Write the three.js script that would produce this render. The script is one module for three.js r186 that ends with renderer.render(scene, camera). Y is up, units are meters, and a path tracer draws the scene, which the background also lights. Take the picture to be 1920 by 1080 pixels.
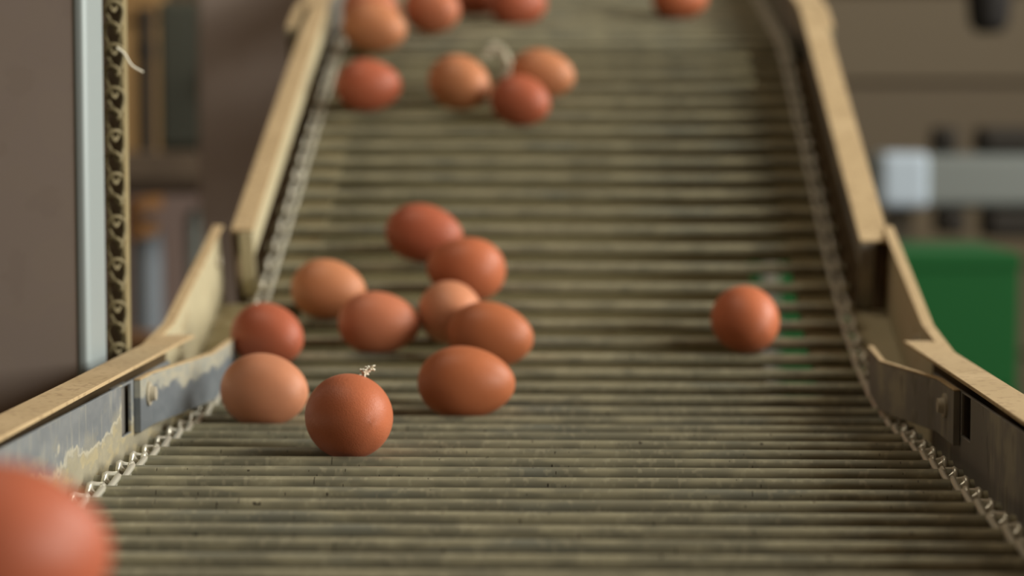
import * as THREE from 'three';
import { mergeGeometries } from 'three/addons/utils/BufferGeometryUtils.js';
import { RoundedBoxGeometry } from 'three/addons/geometries/RoundedBoxGeometry.js';
import { RectAreaLightUniformsLib } from 'three/addons/lights/RectAreaLightUniformsLib.js';

// ------------------------------------------------------------------ camera, sky, lights, exposure
const scene = new THREE.Scene();
const camera = new THREE.PerspectiveCamera(2 * Math.atan(540 / 4000) * 180 / Math.PI, 16 / 9, 0.05, 60);
camera.position.set(0.02753, 0.16924, 1.2395);
camera.rotation.order = 'YXZ';
camera.rotation.set(-0.06848, 0.03587, 0);
camera.focus = 1.08;
camera.userData.fStop = 4.5;

RectAreaLightUniformsLib.init();
scene.background = new THREE.Color(0.55, 0.62, 0.7);             // overcast sky behind the barn window
function areaLight(x, y, z, tx, ty, tz, w, h, color, intensity) {
  const l = new THREE.RectAreaLight(color, intensity, w, h);
  l.position.set(x, y, z); l.lookAt(tx, ty, tz); scene.add(l); return l;
}
const WIN = { x: 2.5, y: 1.75, z: -0.75, w: 1.5, h: 1.3 };          // the window in the right wall
areaLight(WIN.x - 0.03, WIN.y, WIN.z, 0, WIN.y, WIN.z, WIN.w, WIN.h, new THREE.Color(1.0, 0.97, 0.90), 18);
const WIN2 = { x: 2.5, y: 0.80, z: 1.35, w: 1.7, h: 1.0 };          // a second, lower window in the same wall
areaLight(WIN2.x - 0.03, WIN2.y, WIN2.z, 0, WIN2.y, WIN2.z, WIN2.w, WIN2.h, new THREE.Color(1.0, 0.96, 0.87), 16);
const FILL_LAMPS = [[-0.9, 2.2, -0.1]];                              // one unseen lamp, added to brighten the fronts of background things
FILL_LAMPS.forEach(([x, y, z], i) => areaLight(x, y - 0.035, z, x, y - 1, z, 1.2, 0.22, new THREE.Color(1.0, 0.88, 0.74), 11));

const renderer = new THREE.WebGLRenderer({ antialias: true });
renderer.toneMapping = THREE.LinearToneMapping;
renderer.toneMappingExposure = 1.0;
renderer.shadowMap.enabled = true;

// ------------------------------------------------------------------ helpers
let seed = 12345;
const rnd = () => { seed = (seed * 1664525 + 1013904223) >>> 0; return seed / 4294967296; };
const rr = (a, b) => a + (b - a) * rnd();
function hash(x, y, k) {
  let h = (x * 374761393 + y * 668265263 + k * 2147483647) | 0;
  h = Math.imul(h ^ (h >>> 13), 1274126177); h ^= h >>> 16; return (h >>> 0) / 4294967296;
}
function vnoise(x, y, px, py, k) {                                   // tiling value noise
  const xi = Math.floor(x), yi = Math.floor(y), fx = x - xi, fy = y - yi;
  const m = (a, n) => ((a % n) + n) % n;
  const sx = fx * fx * (3 - 2 * fx), sy = fy * fy * (3 - 2 * fy);
  const a = hash(m(xi, px), m(yi, py), k), b = hash(m(xi + 1, px), m(yi, py), k);
  const c = hash(m(xi, px), m(yi + 1, py), k), d = hash(m(xi + 1, px), m(yi + 1, py), k);
  return a + (b - a) * sx + (c - a) * sy + (a - b - c + d) * sx * sy;
}
function fbm(u, v, nx, ny, oct, k) {
  let s = 0, a = 0.5, t = 0;
  for (let i = 0; i < oct; i++) { s += a * vnoise(u * nx, v * ny, nx, ny, k + i); t += a; a *= 0.55; nx *= 2; ny *= 2; }
  return s / t;
}
const clamp = (x) => Math.max(0, Math.min(1, x));
const smooth = (a, b, x) => { const t = clamp((x - a) / (b - a)); return t * t * (3 - 2 * t); };
const mix3 = (a, b, t) => [a[0] + (b[0] - a[0]) * t, a[1] + (b[1] - a[1]) * t, a[2] + (b[2] - a[2]) * t];
function tex(w, h, fn, srgb = true) {
  const d = new Uint8Array(w * h * 4);
  for (let j = 0; j < h; j++) for (let i = 0; i < w; i++) {
    const c = fn((i + 0.5) / w, (j + 0.5) / h), o = 4 * (j * w + i);
    d[o] = c[0]; d[o + 1] = c[1]; d[o + 2] = c[2]; d[o + 3] = 255;
  }
  const t = new THREE.DataTexture(d, w, h, THREE.RGBAFormat);
  t.wrapS = t.wrapT = THREE.RepeatWrapping; t.magFilter = THREE.LinearFilter; t.minFilter = THREE.LinearMipmapLinearFilter; t.generateMipmaps = true;
  if (srgb) t.colorSpace = THREE.SRGBColorSpace;
  t.needsUpdate = true; return t;
}
const std = (o) => new THREE.MeshStandardMaterial(o);
const counts = {};
const numbered = (n) => { const c = counts[n] = (counts[n] ?? -1) + 1; return c ? n + '_' + String(c).padStart(3, '0') : n; };
function shadows(o) { o.castShadow = o.receiveShadow = true; return o; }
function mesh(name, geo, mat, parent) { const m = shadows(new THREE.Mesh(geo, mat)); m.name = name; if (parent) parent.add(m); return m; }
function group(name, label, category, grp) {
  const g = new THREE.Group(); g.name = numbered(name); g.userData = { label, category }; if (grp) g.userData.group = grp; scene.add(g); return g;
}
function tag(m, label, category, grp) { m.name = numbered(m.name); m.userData = { label, category }; if (grp) m.userData.group = grp; scene.add(m); return m; }
function structure(name, geo, mat) { const m = mesh(name, geo, mat, scene); m.userData.kind = 'structure'; return m; }
function uvMetres(g) {                                               // box-projected uv in metres
  g = g.index ? g.toNonIndexed() : g;
  const p = g.attributes.position, uv = new Float32Array(p.count * 2);
  const a = new THREE.Vector3(), b = new THREE.Vector3(), c = new THREE.Vector3(), n = new THREE.Vector3();
  for (let i = 0; i < p.count; i += 3) {
    a.fromBufferAttribute(p, i); b.fromBufferAttribute(p, i + 1); c.fromBufferAttribute(p, i + 2);
    n.crossVectors(b.clone().sub(a), c.clone().sub(a));
    const ax = Math.abs(n.x), ay = Math.abs(n.y), az = Math.abs(n.z);
    [a, b, c].forEach((q, k) => {
      const [s, t] = ax >= ay && ax >= az ? [q.z, q.y] : ay >= az ? [q.z, q.x] : [q.x, q.y];
      uv[2 * (i + k)] = s; uv[2 * (i + k) + 1] = t;
    });
  }
  g.setAttribute('uv', new THREE.BufferAttribute(uv, 2)); return g;
}
function box(x0, x1, y0, y1, z0, z1, r = 0) {
  const g = r ? new RoundedBoxGeometry(x1 - x0, y1 - y0, z1 - z0, 2, r) : new THREE.BoxGeometry(x1 - x0, y1 - y0, z1 - z0);
  g.translate((x0 + x1) / 2, (y0 + y1) / 2, (z0 + z1) / 2); return uvMetres(g);
}
// outline in (forward, up), thickness across the belt from x0 to x1
function prism(pts, x0, x1, holes = [], bevel = 0.0004) {
  const s = new THREE.Shape(pts.map(([a, b]) => new THREE.Vector2(a, b)));
  for (const h of holes) s.holes.push(new THREE.Path(h.map(([a, b]) => new THREE.Vector2(a, b))));
  const g = new THREE.ExtrudeGeometry(s, { depth: x1 - x0 - 2 * bevel, bevelEnabled: bevel > 0, bevelThickness: bevel, bevelSize: bevel, bevelOffset: -bevel, bevelSegments: 1 });
  g.translate(0, 0, x0 + bevel); g.rotateY(Math.PI / 2); g.computeVertexNormals();
  return uvMetres(g);
}
// outline in plan (x, z), standing from y0 to y1
function standing(pts, y0, y1, bevel = 0.0004) {
  const s = new THREE.Shape(pts.map(([x, z]) => new THREE.Vector2(x, -z)));
  const g = new THREE.ExtrudeGeometry(s, { depth: y1 - y0 - 2 * bevel, bevelEnabled: true, bevelThickness: bevel, bevelSize: bevel, bevelOffset: -bevel, bevelSegments: 1 });
  g.rotateX(-Math.PI / 2); g.translate(0, y0 + bevel, 0); return uvMetres(g);
}
const strip = (line, t) => {                                         // a plan line given a thickness
  const off = (s) => line.map((p, i) => {
    const a = line[Math.max(0, i - 1)], b = line[Math.min(line.length - 1, i + 1)];
    const dx = b[0] - a[0], dz = b[1] - a[1], l = Math.hypot(dx, dz); return [p[0] - s * dz / l * t / 2, p[1] + s * dx / l * t / 2];
  });
  return [...off(1), ...off(-1).reverse()];
};

// ------------------------------------------------------------------ the path of the belt: flat, curve, slope, curve, gentler slope
const AL = 0.4021, R1 = 0.8630, L1 = R1 * AL, S2 = 0.80, R2 = 0.30, A2 = 0.20, L2 = R2 * (AL - A2);
const PITCH = 0.03282, PHASE = -0.4254, ROD = 0.0040;
function path(s, n = 0) {                                            // [forward, up, angle]
  let a = 0, f = s, y = 0;
  if (s >= 0 && s < L1) { a = s / R1; f = R1 * Math.sin(a); y = R1 * (1 - Math.cos(a)); }
  else if (s >= L1) {
    a = AL; const e = Math.min(s, S2) - L1;
    f = R1 * Math.sin(AL) + e * Math.cos(AL); y = R1 * (1 - Math.cos(AL)) + e * Math.sin(AL);
    if (s > S2) {
      const q = s - S2; a = q < L2 ? AL - q / R2 : A2;
      f += R2 * (Math.sin(AL) - Math.sin(a)); y += R2 * (Math.cos(a) - Math.cos(AL));
      if (q > L2) { f += (q - L2) * Math.cos(A2); y += (q - L2) * Math.sin(A2); }
    }
  }
  return [f - n * Math.sin(a), y + n * Math.cos(a), a];
}
const ribbon = (ss, n0, n1) => [...ss.map((s) => path(s, n0).slice(0, 2)), ...[...ss].reverse().map((s) => path(s, n1).slice(0, 2))];
const range = (a, b, k) => Array.from({ length: k + 1 }, (_, i) => a + (b - a) * i / k);

// ------------------------------------------------------------------ materials
const rodTex = [0, 1, 2, 3].map((k) => tex(32, 1024, (u, v) => {
  const st = fbm(u, v, 4, 24, 3, 11 + k * 7), st2 = fbm(u, v, 8, 160, 2, 40 + k * 5), bl = fbm(u, v, 2, 6, 3, 70 + k * 9);
  let c = mix3([126, 123, 102], [152, 147, 120], smooth(0.3, 0.7, st));
  c = mix3(c, [116, 119, 108], 0.6 * smooth(0.52, 0.7, bl));                    // barer steel
  c = mix3(c, [172, 166, 138], 0.5 * smooth(0.6, 0.8, st2));                    // dust
  const sp = vnoise(u * 8, v * 300, 8, 300, 5 + k);
  if (sp > 0.955) c = mix3(c, [46, 40, 30], 0.8);                                // specks of dirt
  return c;
}));
const M = {};
M.rods = rodTex.map((t) => std({ map: t, roughness: 0.5, metalness: 0.25 }));
M.chain = std({ color: new THREE.Color(0.66, 0.64, 0.53), roughness: 0.3, metalness: 0.5 });
const galvTex = tex(512, 512, (u, v) => {                            // 0.25 m square of dusty galvanised sheet
  const a = fbm(u, v, 5, 5, 4, 3), b = fbm(u, v, 40, 12, 3, 9), st = fbm(u, v, 60, 5, 3, 17);
  let c = mix3([120, 116, 108], [140, 137, 130], a);
  c = mix3(c, [172, 165, 142], 0.75 * smooth(0.52, 0.66, 0.6 * a + 0.25 * b + 0.15 * st));
  c = mix3(c, [92, 90, 86], 0.5 * smooth(0.62, 0.72, b));
  return c;
});
galvTex.repeat.set(4, 4);
M.galv = std({ map: galvTex, roughness: 0.5, metalness: 0.35 });
// inner face of the lower rail: bare zinc above, a ragged crust of dust along the lower half (the texture spans y -0.02 .. 0.043)
const crustTex = tex(1024, 256, (u, v) => {
  const h = -0.02 + v * 0.063, e = (fbm(u, v, 18, 4, 4, 31) - 0.5) * 0.03 + (fbm(u, v, 90, 6, 3, 37) - 0.5) * 0.012;
  const a = fbm(u, v, 30, 8, 4, 5), st = fbm(u, v, 130, 3, 3, 61);
  let c = mix3([110, 115, 118], [138, 141, 140], a);
  c = mix3(c, [166, 162, 146], 0.4 * smooth(0.56, 0.72, st));
  const k = 0.8 * smooth(0.021, 0.013, h + e) + 0.35 * smooth(0.5, 0.62, fbm(u, v, 40, 10, 4, 141)) * smooth(0.034, 0.022, h + e);
  c = mix3(c, mix3([156, 148, 122], [180, 170, 140], fbm(u, v, 50, 12, 3, 77)), k);
  const rim = smooth(0.003, 0.0, Math.abs(h + e - 0.018)); c = mix3(c, [206, 198, 172], 0.6 * rim);
  return c;
});
crustTex.repeat.set(1.6, 1 / 0.063); crustTex.offset.set(0, 0.02 / 0.063);
M.crust = std({ map: crustTex, roughness: 0.6, metalness: 0.2 });
// deflectors: dust clings to the top, rubbed bare below
const deflTex = tex(512, 256, (u, v) => {
  const h = v * 0.05, e = (fbm(u, v, 9, 3, 4, 131) - 0.5) * 0.022;
  const a = fbm(u, v, 20, 10, 4, 15);
  let c = mix3([98, 105, 110], [119, 125, 128], a);
  const k = smooth(0.026, 0.030, h + e);
  return mix3(c, mix3([150, 154, 148], [186, 178, 152], fbm(u, v, 24, 14, 3, 97)), k);
});
deflTex.repeat.set(6, 20);
M.deflector = std({ map: deflTex, roughness: 0.55, metalness: 0.2 });
const dustTex = tex(512, 512, (u, v) => {
  const a = fbm(u, v, 6, 6, 4, 21), b = fbm(u, v, 60, 60, 2, 24);
  let c = mix3([176, 152, 112], [196, 172, 132], a); c = mix3(c, [150, 126, 92], 0.5 * smooth(0.62, 0.75, b)); return c;
});
dustTex.repeat.set(5, 5);
M.dust = std({ map: dustTex, roughness: 0.95 });
const creamTex = tex(512, 512, (u, v) => {
  const a = fbm(u, v, 6, 6, 4, 51), b = fbm(u, v, 40, 40, 3, 54);
  let c = mix3([172, 162, 130], [194, 184, 150], a); return mix3(c, [150, 128, 92], 0.6 * smooth(0.58, 0.7, 0.5 * a + 0.5 * b));
});
creamTex.repeat.set(5, 5);
M.cream = std({ map: creamTex, roughness: 0.8 });
const grimeTex = tex(512, 512, (u, v) => mix3(mix3([150, 136, 128], [160, 146, 137], fbm(u, v, 4, 4, 4, 81)), [136, 121, 111], 0.15 * smooth(0.6, 0.75, fbm(u, v, 30, 30, 3, 83))));
grimeTex.repeat.set(2, 2);
const postTex = tex(512, 512, (u, v) => mix3(mix3([162, 148, 138], [172, 158, 147], fbm(u, v, 4, 4, 4, 81)), [146, 132, 121], 0.15 * smooth(0.6, 0.75, fbm(u, v, 30, 30, 3, 83))));
postTex.repeat.set(2, 2);
M.post = std({ map: postTex, roughness: 0.42, metalness: 0.15 });
M.postLitEdge = std({ color: 0x9fa9a8, roughness: 0.5, metalness: 0.2 });  // paler and bluer than the front: side light put into the colour
M.tray = std({ map: creamTex, color: 0x9c9a84, roughness: 0.95 });
M.wear = std({ map: creamTex, color: 0xa29c86, roughness: 0.8 });
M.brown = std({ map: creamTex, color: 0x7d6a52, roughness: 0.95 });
M.bolt = std({ color: 0xb9b19c, roughness: 0.6, metalness: 0.3 });
M.wall = std({ map: grimeTex, color: 0xb0a48c, roughness: 0.95 });
M.concrete = std({ map: grimeTex, color: 0x7a6e60, roughness: 0.95 });

// ------------------------------------------------------------------ the barn
const X0 = -2.6, X1 = 2.5, Y0 = -0.8, Y1 = 2.6, Z0 = -3.0, Z1 = 3.0, T = 0.15;
structure('floor', box(X0 - T, X1 + T, Y0 - T, Y0, Z0 - T, Z1 + T), M.concrete);
structure('ceiling', box(X0 - T, X1 + T, Y1, Y1 + T, Z0 - T, Z1 + T), M.wall);
structure('wall_left', box(X0 - T, X0, Y0, Y1, Z0, Z1), M.wall);
structure('wall_back', box(X0 - T, X1 + T, Y0, Y1, Z0 - T, Z0), M.wall);
{
  const rects = [WIN, WIN2].map((w) => [w.z - w.w / 2, w.z + w.w / 2, w.y - w.h / 2, w.y + w.h / 2]);
  const hole = ([z0, z1, y0, y1]) => [[-z0, y0], [-z0, y1], [-z1, y1], [-z1, y0]];
  structure('wall_right', prism([[-Z1, Y0], [-Z0, Y0], [-Z0, Y1], [-Z1, Y1]], X1, X1 + T, rects.map(hole), 0), M.wall);
  structure('wall_front', box(X0 - T, X1 + T, Y0, Y1, Z1, Z1 + T), M.wall);
  const fr = std({ color: 0xcfcabd, roughness: 0.6 }), glass = new THREE.MeshPhysicalMaterial({ color: 0xffffff, roughness: 0.05, transmission: 1, thickness: 0 });
  function windowFill(name, make) {                                  // make(a0, a1, y0, y1, depth0, depth1) gives a box lying in the wall
    const w = new THREE.Group(); w.name = name; w.userData.kind = 'structure'; scene.add(w);
    const [a0, a1, y0, y1] = make.rect;
    for (const [p, q, c, d] of [[a0, a1, y0, y0 + 0.05], [a0, a1, y1 - 0.05, y1], [a0, a0 + 0.05, y0 + 0.05, y1 - 0.05], [a1 - 0.05, a1, y0 + 0.05, y1 - 0.05]]) mesh('window_frame', make(p, q, c, d, 0.04, 0.10), fr, w);
    mesh('pane', make(a0 + 0.05, a1 - 0.05, y0 + 0.05, y1 - 0.05, 0.065, 0.071), glass, w);
  }
  rects.forEach((r, i) => { const m = (a, b, c, d, e, f) => box(X1 + e, X1 + f, c, d, a, b); m.rect = r; windowFill('window_' + (i + 1), m); });
}
FILL_LAMPS.forEach(([x, y, z], i) => {
  const g = group('added_fill_lamp', 'long unseen fill lamp added above the background machinery', 'lamp');
  g.position.set(x, y, z);
  mesh('housing', box(-0.62, 0.62, -0.02, 0.05, -0.13, 0.13, 0.008), std({ color: 0xd8d4c8, roughness: 0.5 }), g);
  mesh('diffuser', box(-0.6, 0.6, -0.03, -0.02, -0.11, 0.11), std({ color: 0xffffff, emissive: 0xffe2b0, emissiveIntensity: 1.5 }), g);
  for (const s of [-0.45, 0.45]) mesh('hanger', box(s - 0.006, s + 0.006, 0.05, Y1 - y, -0.006, 0.006), M.galv, g);
});

// ------------------------------------------------------------------ conveyor frame
const frame = group('conveyor_frame', 'dusty galvanised conveyor frame with side rails and bolted deflector plates', 'conveyor frame');
function rail(name, label, side, ss, xin, xout, faceMat, opt = {}) {
  const g = new THREE.Group(); g.name = name; if (label) g.userData.label = label; frame.add(g);
  const sx = (a, b) => side > 0 ? [a, b] : [-b, -a];
  mesh('web', prism(ribbon(opt.webS ?? ss, opt.webN ?? -0.014, 0.0378), ...sx(xin, xin + 0.002), opt.holes ?? []), faceMat, g);
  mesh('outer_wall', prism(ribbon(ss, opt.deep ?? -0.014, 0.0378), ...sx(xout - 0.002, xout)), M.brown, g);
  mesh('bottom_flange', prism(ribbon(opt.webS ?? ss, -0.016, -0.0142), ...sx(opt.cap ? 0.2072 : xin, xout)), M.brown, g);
  mesh('top_flange', prism(ribbon(ss, 0.038, 0.040), ...sx(xin - 0.0004, xout + 0.0004)), M.dust, g);
  if (opt.cap) mesh('end_cap', prism(ribbon([opt.cap - 0.002, opt.cap - 0.0002], -0.014, 0.0378), ...sx(xin, xin + 0.0105)), faceMat, g);
  return g;
}
rail('side_rail', 'lower side rail, bluish zinc with a crust of dust', -1, [-0.80, 0.110], 0.2235, 0.2435, M.crust,
  { deep: -0.05, webS: [-0.80, 0.028], holes: [[[-0.106, 0.010], [-0.081, 0.010], [-0.081, 0.0368], [-0.106, 0.0368]]] });
rail('side_rail', 'lower side rail in shade with a tan dusty top', 1, [-0.80, 0.098], 0.2245, 0.2445, M.galv,
  { deep: -0.05, webS: [-0.80, -0.020], holes: [[[-0.139, 0.0145], [-0.1115, 0.0145], [-0.1115, 0.0368], [-0.139, 0.0368]]] });
rail('side_rail', null, -1, range(0.345, 0.838, 10), 0.2190, 0.2350, M.cream, { cap: 0.345, webN: 0.019, deep: -0.05 });
rail('side_rail', null, 1, range(0.327, 0.838, 10), 0.2235, 0.2440, M.galv, { cap: 0.327, webN: 0.019, deep: -0.05 });
rail('side_rail', null, -1, range(0.842, 1.34, 10), 0.2225, 0.2425, M.galv);
rail('side_rail', null, 1, range(0.842, 1.34, 10), 0.2225, 0.2425, M.galv);
for (const side of [-1, 1]) {
  const sx = (a, b) => side > 0 ? [a, b] : [-b, -a];
  for (const ss of [[0.060, 0.145, 0.352], [0.775, 0.83, 0.96]]) {
    const j = mesh('joint_plate', prism(ribbon(ss, -0.058, 0.0385), ...sx(0.2452, 0.2492)), M.cream, frame);
    mesh('edge_fold', prism(ribbon(ss, 0.0386, 0.0402), ...sx(0.2420, 0.2496)), M.dust, j);
    for (const [s, n] of [[ss[0] + 0.02, 0.012], [ss[1] + 0.03, 0.02], [ss[2] - 0.02, 0.02]]) {
      const [f, y] = path(s, n), b = new THREE.CylinderGeometry(0.0045, 0.0045, 0.003, 6); b.rotateZ(Math.PI / 2); b.translate(side * 0.2438, y, -f); mesh('bolt', b, M.bolt, j);
    }
  }
  // foot piece under the open end of the upper rail
  const ft = mesh('foot_plate', prism(ribbon([0.215, 0.335], -0.022, -0.0165), ...sx(0.2185, 0.2450)), M.cream, frame);
  ft.userData.label = 'dusty cream plate closing the gap below the upper rail';
  mesh('wear_strip', prism(ribbon(range(0.13, 0.95, 20), -0.012, -0.0037), ...sx(0.180, 0.2055)), M.wear, frame);
  for (const s of [-0.65, 0.02, 0.6, 1.25]) { const [f, y] = path(s, -0.018); mesh('leg', box(side * 0.234 - 0.009, side * 0.234 + 0.009, Y0, y - 0.008, -f - 0.02, -f + 0.02), M.galv, frame); }
}
mesh('under_tray', prism(ribbon(range(0.08, 0.50, 12), -0.064, -0.061), -0.216, 0.158), M.tray, frame);
mesh('under_tray', prism(ribbon(range(0.503, 1.30, 20), -0.064, -0.061), -0.216, 0.216), M.tray, frame);
function deflector(label, line, bolts, face) {
  const d = mesh('deflector_plate', standing(strip(line, 0.0034), 0.0085, 0.0375), face, frame);
  d.userData.label = label;
  mesh('top_edge', standing(strip(line, 0.0038), 0.0375, 0.0386), M.dust, d);
  for (const [x, y, z, dir] of bolts) {
    const head = new THREE.CylinderGeometry(0.0042, 0.0048, 0.0035, 6), wash = new THREE.CylinderGeometry(0.0068, 0.0068, 0.0014, 16);
    head.translate(0, 0.0022, 0); const b = mergeGeometries([head, wash]); b.rotateZ(dir * Math.PI / 2); b.translate(x, y, z); mesh('bolt', b, M.bolt, d);
  }
}
mesh('slot_backing', box(-0.2290, -0.2275, 0.004, 0.0372, 0.078, 0.112), M.galv, frame);
deflector('bent deflector plate with bluish rubbed face', [[-0.2214, 0.0755], [-0.2214, 0.040], [-0.2065, -0.0746], [-0.2105, -0.1835]], [[-0.2190, 0.028, 0.055, -1]], M.deflector);
deflector('bent deflector plate in shade, dark grey face', [[0.2224, 0.1105], [0.2224, 0.055], [0.2035, -0.0377], [0.2085, -0.131]], [[0.2200, 0.027, 0.086, 1]], M.galv);

// ------------------------------------------------------------------ the belt of rods
const belt = group('rod_conveyor_belt', 'long conveyor belt of grey-olive steel rods linked by bright side chains', 'conveyor belt');
const rodGeo = new THREE.CylinderGeometry(ROD, ROD, 0.434, 14, 1); rodGeo.rotateZ(Math.PI / 2);
const linkGeo = (() => {                                            // a twisted wire link reaching from one rod to the next
  const pts = [];
  for (let i = 0; i < 28; i++) {
    const t = i / 28 * Math.PI * 2, c = Math.cos(t), s = Math.sin(t);
    pts.push(new THREE.Vector3(0.0034 * Math.sign(s) * Math.pow(Math.abs(s), 0.6) + 0.0011 * c, 0.0024 * Math.sin(2 * t) + 0.0012, (PITCH / 2 + 0.0032) * Math.sign(c) * Math.pow(Math.abs(c), 0.8)));
  }
  const ring = new THREE.TubeGeometry(new THREE.CatmullRomCurve3(pts, true), 44, 0.0018, 6, true);
  const eye = new THREE.TorusGeometry(0.0047, 0.0013, 6, 14); eye.rotateY(Math.PI / 2); eye.translate(0, 0, PITCH / 2);
  const eye2 = eye.clone(); eye2.translate(0.003, 0, 0); eye.translate(-0.003, 0, 0);
  return mergeGeometries([ring, eye, eye2]);
})();
for (let i = -11; i < 54; i++) {
  const s = PHASE + i * PITCH, [f, y, a] = path(s);
  const r = mesh(numbered('rod'), rodGeo, M.rods[Math.floor(rnd() * 4)], belt);
  r.position.set(rr(-0.0006, 0.0006), y, -f); r.rotation.set(rr(0, 6.28), 0, 0); r.rotation.order = 'ZYX';
  r.rotation.z = rr(-0.0014, 0.0014); r.rotation.y = rr(-0.0014, 0.0014);
  if (i < 53) {
    const [f2, y2, a2] = path(s + PITCH / 2);
    for (const side of [-1, 1]) {
      const l = mesh(numbered('chain_link'), linkGeo, M.chain, belt);
      l.position.set(side * 0.2095, y2, -f2); l.rotation.set(a2 + rr(-0.04, 0.04), 0, rr(-0.15, 0.15)); l.scale.x = side;
    }
  }
}

// ------------------------------------------------------------------ eggs
const eggGeo = (() => {                                              // unit egg: length 1 along x, thickness 1, blunt end at -x
  const pts = [];
  for (let i = 0; i <= 48; i++) {
    const t = i / 48 * Math.PI, c = -Math.cos(t);
    pts.push(new THREE.Vector2(Math.max(0, 0.5 * Math.sin(t) * (1 - 0.11 * c - 0.015 * c * c)), 0.5 * c));
  }
  const g = new THREE.LatheGeometry(pts, 64); g.rotateZ(-Math.PI / 2); return g;
})();
const eggTex = tex(512, 512, (u, v) => {
  const a = fbm(u, v, 6, 6, 4, 201), b = vnoise(u * 120, v * 90, 120, 90, 207), d = 236 + 16 * (a - 0.5);
  let c = [d + 4, d, d - 2]; if (b > 0.9) c = mix3(c, [206, 190, 178], 0.6 * (b - 0.9) * 10); return c;
});
const eggBump = tex(256, 256, (u, v) => { const k = 255 * fbm(u, v, 60, 60, 2, 301); return [k, k, k]; }, false);
eggBump.repeat.set(3, 3);
const shells = { rust: 0xc4734f, red: 0xb56549, tan: 0xcb8a62, pale: 0xd4926e, orange: 0xbc714a, rose: 0xc77d5c };
const eggMats = Object.fromEntries(Object.entries(shells).map(([k, c]) => [k, new THREE.MeshPhysicalMaterial({ color: c, map: eggTex, bumpMap: eggBump, bumpScale: 0.00012, roughness: 0.43, specularIntensity: 0.55, sheen: 0.15, sheenRoughness: 0.5, sheenColor: new THREE.Color(0.9, 0.5, 0.4) })]));
function rest(s, sa, sn) {                                           // height at which an egg lies on the rods
  let h = 0;
  for (let i = -12; i < 60; i++) {
    const q = PHASE + i * PITCH - s; if (Math.abs(q) > sa + ROD) continue;
    for (let k = 0; k <= 160; k++) {
      const t = Math.PI + k / 160 * Math.PI, ds = sa * Math.cos(t), dn = sn * Math.sin(t), w = ROD * ROD - (ds - q) ** 2;
      if (w > 0) h = Math.max(h, Math.sqrt(w) - dn);
    }
  }
  return h;
}
function addEgg(label, mat, grp) { const e = tag(mesh('egg', eggGeo, eggMats[mat]), label, 'egg', grp); return e; }
function beltEgg(label, mat, X, s, deg, L, D, flip = 0) {
  const e = addEgg(label, mat, 'brown eggs on the rod conveyor'), psi = deg * Math.PI / 180;
  const h = rest(s, Math.hypot(L / 2 * Math.sin(psi), D / 2 * Math.cos(psi)), D / 2), [f, y, a] = path(s, h);
  const ft = new THREE.Vector3(0, Math.sin(a), -Math.cos(a)), fn = new THREE.Vector3(0, Math.cos(a), Math.sin(a));
  const ax = new THREE.Vector3(Math.cos(psi), 0, 0).addScaledVector(ft, -Math.sin(psi)); if (flip) ax.negate();
  const az = new THREE.Vector3().crossVectors(ax, fn);
  e.quaternion.setFromRotationMatrix(new THREE.Matrix4().makeBasis(ax, fn, az));
  e.rotateX(rr(0, 6.28)); e.scale.set(L, D, D); e.position.set(X, y, -f);
  return e;
}
const EGGS = [
  ['smooth rusty egg with a wisp of feather on its top, on the flat rods', 'rust', -0.0990, -0.1130, 60, 0.0545, 0.0455],
  ['pale brown egg beside the tip of the bluish deflector plate', 'pale', -0.1646, 0.0180, 30, 0.0570, 0.0440],
  ['reddish egg behind the pale egg at the bluish deflector tip', 'red', -0.1865, 0.1820, 40, 0.0555, 0.0430],
  ['long orange-brown egg lying crosswise at the foot of the slope', 'orange', -0.0465, 0.0515, 8, 0.0600, 0.0445],
  ['orange-brown egg lying aslant just above the long egg at the slope foot', 'orange', -0.0374, 0.1800, 22, 0.0600, 0.0445],
  ['pale egg half hidden behind the slanting orange-brown egg', 'pale', -0.0660, 0.2215, 65, 0.0535, 0.0430],
  ['brown egg with a bright glint on its shoulder, beside the half-hidden pale egg', 'rose', -0.1152, 0.2145, 10, 0.0570, 0.0430],
  ['tan egg lying above the egg with the bright glint, next to the side chain', 'tan', -0.1569, 0.2795, 18, 0.0555, 0.0430],
  ['brown egg overlapping the red-brown egg halfway up the slope', 'rust', -0.0611, 0.3135, 15, 0.0585, 0.0465, 1],
  ['red-brown egg lying highest of the cluster halfway up the slope', 'red', -0.0956, 0.3785, 20, 0.0610, 0.0440],
  ['lone round egg lying apart near the shaded side chain', 'rust', 0.1346, 0.2140, 70, 0.0540, 0.0450],
  ['small red-brown egg touching the tan egg below the white feather', 'red', -0.0309, 0.6420, 35, 0.0555, 0.0440],
  ['tan egg on the other side of the white feather, above the small red-brown egg', 'tan', -0.0134, 0.7065, 25, 0.0600, 0.0440],
  ['large brown egg tilted against the white feather', 'tan', -0.0848, 0.6755, 45, 0.0620, 0.0480],
  ['dark red egg lying alone by the bright side chain high on the slope', 'red', -0.1654, 0.6755, 5, 0.0585, 0.0465],
  ['large tan egg by the side rail at the top of the slope', 'tan', -0.1725, 0.8130, 28, 0.0650, 0.0475],
  ['brown egg mostly hidden behind the large tan egg at the top', 'rose', -0.1830, 0.8850, 20, 0.0575, 0.0470],
  ['tan-red egg next to the large tan egg at the top of the slope', 'rose', -0.1235, 0.8880, 40, 0.0600, 0.0480],
  ['dark red-brown egg at the top of the slope, in front of another', 'red', -0.0439, 0.9690, 0, 0.0580, 0.0460],
  ['reddish egg at the top mostly hidden behind the dark red-brown one', 'red', -0.0860, 1.0350, 30, 0.0580, 0.0460],
  ['single egg at the top of the slope on the shaded side of the belt', 'rust', 0.1196, 1.0035, 5, 0.0570, 0.0470],
];
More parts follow.
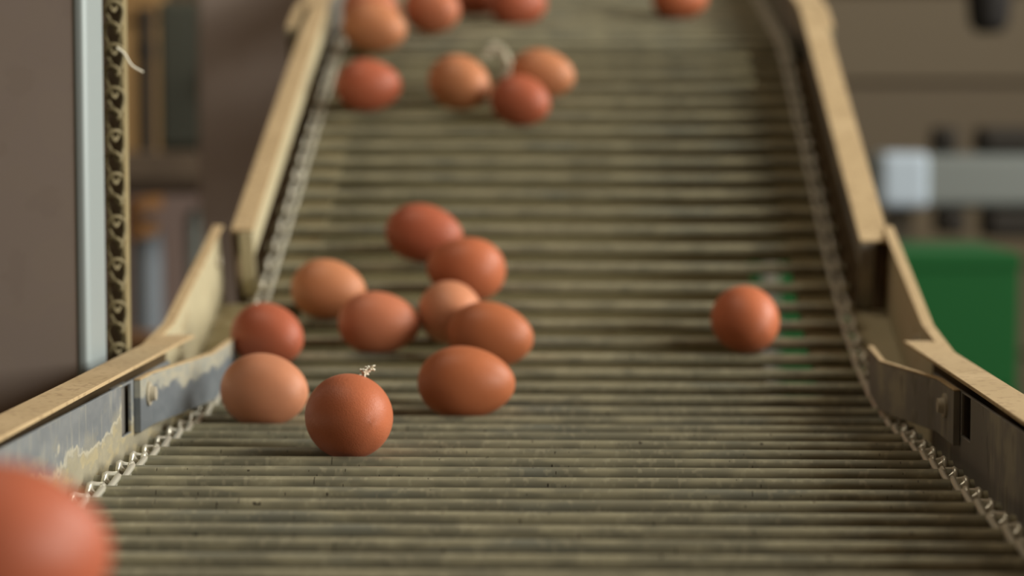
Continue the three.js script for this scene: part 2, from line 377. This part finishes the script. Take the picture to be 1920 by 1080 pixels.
for (const e of EGGS) beltEgg(...e);
// the big egg close up rests on three others
const fx = -0.1291, fy = 0.0589, fz = 0.6796;
{
  const e = addEgg('big reddish egg heaped on others beside the flat end of the rail', 'red', 'eggs heaped at the flat end');
  e.scale.set(0.0575, 0.0500, 0.0500); e.position.set(fx, fy, fz); e.rotation.set(0.3, 0.15, -0.06);
  for (const [a, where] of [[90, 'on the side of the slope'], [210, 'next to the dusty rail'], [330, 'towards the middle of the belt']]) {
    const t = a * Math.PI / 180, q = 0.0310 + 0.0022 * Math.abs(Math.cos(t));
    const u = addEgg('brown egg underneath the big reddish egg, ' + where, 'rust', 'eggs under the big egg');
    u.scale.set(0.052, 0.0425, 0.0425); u.position.set(fx + q * Math.cos(t), 0.0218, fz - q * Math.sin(t)); u.rotation.y = t + Math.PI / 2;
  }
}

// ------------------------------------------------------------------ feathers
const fluffMat = std({ color: 0xf2ecd8, roughness: 1, side: THREE.DoubleSide });
function feather(name, label, spine, spread, n, core) {
  const geos = [], curve = new THREE.CatmullRomCurve3(spine);
  geos.push(new THREE.TubeGeometry(curve, 16, core, 8));
  for (let i = 0; i < n; i++) {
    const p = curve.getPoint(i / n), d = new THREE.Vector3(rr(-1, 1), rr(-0.3, 1), rr(-1, 1)).normalize().multiplyScalar(spread * rr(0.5, 1));
    const m = p.clone().addScaledVector(d, 0.6).add(new THREE.Vector3(0, spread * 0.15, 0));
    geos.push(new THREE.TubeGeometry(new THREE.CatmullRomCurve3([p, m, p.clone().add(d)]), 4, 0.0007, 3));
  }
  return tag(mesh(name, mergeGeometries(geos), fluffMat), label, 'feather');
}
const V = (x, y, z) => new THREE.Vector3(x, y, z);
{
  const [f, y] = path(0.742, 0.004);
  feather('feather', 'small curled white feather between eggs on the slope', [V(-0.066, y + 0.020, -f - 0.002), V(-0.057, y + 0.027, -f), V(-0.049, y + 0.021, -f + 0.002), V(-0.046, y + 0.008, -f), V(-0.049, y + 0.001, -f)], 0.0048, 900, 0.0026);
  feather('feather_wisp', 'tiny wisp of down on top of the rusty egg', [V(-0.0930, 0.0442, 0.1060), V(-0.0905, 0.0462, 0.1055), V(-0.0890, 0.0475, 0.105)], 0.004, 26, 0.0006);
  tag(mesh('feather_strand', new THREE.TubeGeometry(new THREE.CatmullRomCurve3([V(-0.2520, 0.2250, -0.022), V(-0.2480, 0.2215, -0.024), V(-0.2440, 0.2145, -0.026), V(-0.2375, 0.2105, -0.027)]), 24, 0.0006, 5), fluffMat), 'thin pale curved strand sticking out of the upright chain', 'strand');
}

// ------------------------------------------------------------------ upright post and chain beside the rail
{
  const p = group('steel_post', 'wide upright grey-mauve steel post with a rounded edge coloured as if lit beside the rail', 'post');
  mesh('front_panel', box(-0.47, -0.2635, Y0, 1.2, -0.020, 0.0275, 0.002), M.post, p);
  mesh('rounded_edge', box(-0.2680, -0.2582, Y0, 1.2, -0.016, 0.0285, 0.0045), M.postLitEdge, p);
  const c = group('upright_chain', 'upright dusty chain of wavy links running beside the grey-mauve post', 'chain');
  const dark = std({ color: 0x84745e, roughness: 0.9 }), wire = std({ map: creamTex, color: 0xb2ac9c, roughness: 0.6, metalness: 0.3 });
  mesh('backing_bar', box(-0.2630, -0.2510, -0.5, 0.9, -0.042, -0.036), dark, c);
  mesh('guide_strip', box(-0.2508, -0.2500, -0.5, 0.9, -0.042, -0.030), std({ map: creamTex, color: 0xc4bba6, roughness: 0.7 }), c);
  const lp = 0.0128, pts = [];
  for (let i = 0; i < 30; i++) { const t = i / 30 * Math.PI * 2; pts.push(V(0.0042 * Math.sin(t) + 0.0014 * Math.sin(2 * t), 0.0094 * Math.cos(t), 0.0022 * Math.cos(2 * t + 0.6))); }
  const g1 = new THREE.TubeGeometry(new THREE.CatmullRomCurve3(pts, true), 40, 0.0013, 6, true);
  for (let i = -4; i < 32; i++) {
    const l = mesh(numbered('wavy_link'), g1, wire, c); l.position.set(-0.2557 + (i % 2 ? 0.0012 : -0.0004), i * lp, -0.0290); l.rotation.set(0, rr(-0.25, 0.25), (i % 2 ? 0.18 : 0.1)); l.scale.x = i % 2 ? 1 : -1;
  }
}

// ------------------------------------------------------------------ background, beyond the bright side of the belt
const flat = (hex, o = {}) => std({ color: hex, roughness: 0.8, ...o });
tag(mesh('steel_column', box(-0.435, -0.250, Y0, 1.4, -1.38, -1.28, 0.006), M.post), 'broad grey-mauve column behind the sloping rail', 'column');
{
  const g = group('control_cabinet', 'dark grey-green control cabinet on the shelf beside the column', 'cabinet');
  mesh('body', box(-0.565, -0.482, 0.1555, 0.362, -1.80, -1.69, 0.006), flat(0x4a4c3e), g);
  mesh('door', box(-0.560, -0.487, 0.165, 0.355, -1.692, -1.684, 0.003), flat(0x4d4f44), g);
  mesh('handle', box(-0.496, -0.492, 0.235, 0.275, -1.685, -1.677, 0.0015), flat(0x2a2722), g);
  const b = group('brown_beam', 'brown beam with a dark shelf edge under the control cabinet', 'beam');
  mesh('beam', box(-0.90, -0.440, 0.118, 0.1555, -1.80, -1.66, 0.003), flat(0x7a6a58), b);
  mesh('shelf_edge', box(-0.90, -0.440, 0.098, 0.1178, -1.80, -1.60, 0.003), flat(0x4a3d2e), b);
  mesh('leg', box(-0.88, -0.84, Y0, 0.098, -1.78, -1.69), flat(0x4a3d2e), b); mesh('leg', box(-0.47, -0.445, Y0, 0.098, -1.78, -1.69), flat(0x4a3d2e), b);
  const pp = new THREE.CylinderGeometry(0.0115, 0.0115, 0.19, 20); pp.translate(-0.5755 + 0.012, 0.251, -1.60);
  const cl = new THREE.CylinderGeometry(0.014, 0.014, 0.02, 20); cl.translate(-0.5635, 0.29, -1.60);
  tag(mesh('dark_pipe', mergeGeometries([pp, cl]), flat(0x3b3226)), 'short dark upright pipe in front of the control cabinet', 'pipe');
  const bd = group('tan_board', 'tan wooden board standing behind the control cabinet', 'board');
  mesh('board', box(-0.73, -0.640, Y0, 0.47, -2.13, -2.10, 0.003), flat(0xa88656), bd);
  mesh('batten', box(-0.73, -0.640, 0.36, 0.40, -2.10, -2.085, 0.003), flat(0x9c7a4c), bd);
  tag(mesh('partition', mergeGeometries([box(-0.95, -0.44, Y0, 0.094, -2.11, -2.07, 0.004), box(-0.95, -0.44, -0.30, -0.27, -2.07, -2.055, 0.004)]), flat(0x86736a)), 'dull mauve partition below the brown beam', 'partition');
  function bottle(name, label, cat, x, y0, y1, z, r, hex) {
    const pr = [[0, 0], [r * 0.9, 0], [r, r * 0.15], [r, (y1 - y0) - r * 1.1], [r * 0.75, (y1 - y0) - r * 0.5], [r * 0.4, (y1 - y0) - r * 0.2], [r * 0.4, y1 - y0], [0, y1 - y0]].map(([a, b]) => new THREE.Vector2(a, b));
    const q = new THREE.LatheGeometry(pr, 28); q.translate(x, y0, z); return tag(mesh(name, q, flat(hex, { roughness: 0.5 })), label, cat);
  }
  bottle('grey_cylinder', 'blue-grey cylinder standing below the brown beam', 'cylinder', -0.580, Y0, 0.066, -1.675, 0.021, 0x8a939a);
  bottle('grey_pipe', 'slim blue-grey pipe beside the blue-grey cylinder', 'pipe', -0.5135, Y0, 0.078, -1.675, 0.0125, 0x80867e);
  tag(mesh('orange_bracket', mergeGeometries([box(-0.552, -0.540, 0.060, 0.0975, -1.45, -1.42, 0.002), box(-0.552, -0.545, 0.045, 0.062, -1.58, -1.42, 0.002), box(-0.552, -0.542, 0.080, 0.0975, -1.60, -1.44, 0.002)]), flat(0x8f6232)), 'small orange-brown bracket under the shelf edge', 'bracket');
  tag(mesh('low_board', mergeGeometries([box(-0.62, -0.485, Y0, -0.085, -1.56, -1.53, 0.003), box(-0.62, -0.485, -0.10, -0.082, -1.575, -1.52, 0.003)]), flat(0x9a7450)), 'brown board low down behind the flat rail', 'board');
}
// ------------------------------------------------------------------ background, beyond the shaded side of the belt
{
  const d = group('grey_duct', 'thick blue-grey horizontal duct in front of the back wall', 'duct');
  mesh('duct_body', box(0.468, 1.70, 0.066, 0.150, -2.23, -2.12, 0.012), flat(0x7c827e, { roughness: 0.45, metalness: 0.2 }), d);
  const cv = mesh('painted_highlight', box(0.482, 0.560, 0.064, 0.153, -2.235, -2.112, 0.014), flat(0xb9c8d4, { roughness: 0.4 }), d); cv.userData.label = 'pale blue-white highlight painted on the duct as a box';  // pale box whose colour stands for a window reflection on the duct
  for (const [x0, x1, y0, y1] of [[0.571, 0.606, 0.1495, 0.192], [0.640, 0.730, 0.1495, 0.192], [0.578, 0.620, 0.024, 0.0665], [0.650, 0.740, 0.018, 0.0665]])
    mesh('clamp', mergeGeometries([box(x0, x1, y0, y1, -2.20, -2.13, 0.008), box(x0 + 0.008, x1 - 0.008, y0 + 0.008, y1 - 0.008, -2.21, -2.123, 0.004)]), flat(0x2a251d), d);
  for (const x of [0.52, 1.55]) mesh('duct_leg', box(x - 0.02, x + 0.02, Y0, 0.066, -2.20, -2.16), flat(0x50483a), d);
  const pr = [[0, 0], [0.018, 0], [0.028, 0.012], [0.032, 0.05], [0.036, 0.10], [0.036, 0.22], [0.012, 0.25], [0.012, 1.9], [0, 1.9]].map(([a, b]) => new THREE.Vector2(a, b));
  const q = new THREE.LatheGeometry(pr, 24); q.scale(1, 1, 1); q.translate(0.602, 0.326, -1.87);
  const tube = q; tube.attributes.position.needsUpdate = true;
  const h = tag(mesh('hanging_motor', tube, flat(0x1c1815)), 'black rounded motor hanging from the ceiling over the duct', 'motor');
  const w = group('wall_boarding', 'grey-brown boards nailed across the back wall', 'boarding');
  const bm = [flat(0x6f634f), flat(0x756852), flat(0x6a5e4b)];
  for (let k = 0; k < 9; k++) mesh(numbered('plank'), box(0.15, 2.2, -0.78 + k * 0.178, -0.78 + k * 0.178 + 0.168, Z0 + 0.001, Z0 + 0.022, 0.003), bm[k % 3], w);
  // stacked green crates
  const green = flat(0x125a26, { roughness: 0.95 }), H = 0.1655;
  for (let k = 0; k < 5; k++) {
    const y0 = Y0 + k * H, c = group('green_crate', ['lowest', 'second', 'middle', 'fourth', 'top'][k] + ' green plastic crate of the stack behind the shaded rail', 'crate', 'stacked green crates');
    c.position.set(0.398, y0, -1.58);
    const wx = 0.165, wz = 0.14;
    mesh('floor', box(-wx + 0.004, wx - 0.004, 0.001, 0.006, -wz + 0.004, wz - 0.004), green, c);
    for (const s of [-1, 1]) {
      mesh('side', box(-wx, wx, 0.001, H - 0.016, s * wz - 0.003, s * wz + 0.003, 0.001), green, c);
      mesh('side', box(s * wx - 0.003, s * wx + 0.003, 0.001, H - 0.016, -wz + 0.004, wz - 0.004, 0.001), green, c);
    }
    const rim = mergeGeometries([box(-wx - 0.004, wx + 0.004, H - 0.016, H - 0.001, wz - 0.004, wz + 0.005, 0.002), box(-wx - 0.004, wx + 0.004, H - 0.016, H - 0.001, -wz - 0.005, -wz + 0.004, 0.002),
      box(wx - 0.004, wx + 0.004, H - 0.016, H - 0.001, -wz, wz, 0.002), box(-wx - 0.004, -wx + 0.004, H - 0.016, H - 0.001, -wz, wz, 0.002)]);
    mesh('rim', rim, green, c);
    if (k === 4) mesh('lid', box(-wx - 0.002, wx + 0.002, H - 0.0009, H + 0.004, -wz - 0.004, wz + 0.004, 0.002), green, c);
  }
}
renderer.render(scene, camera);
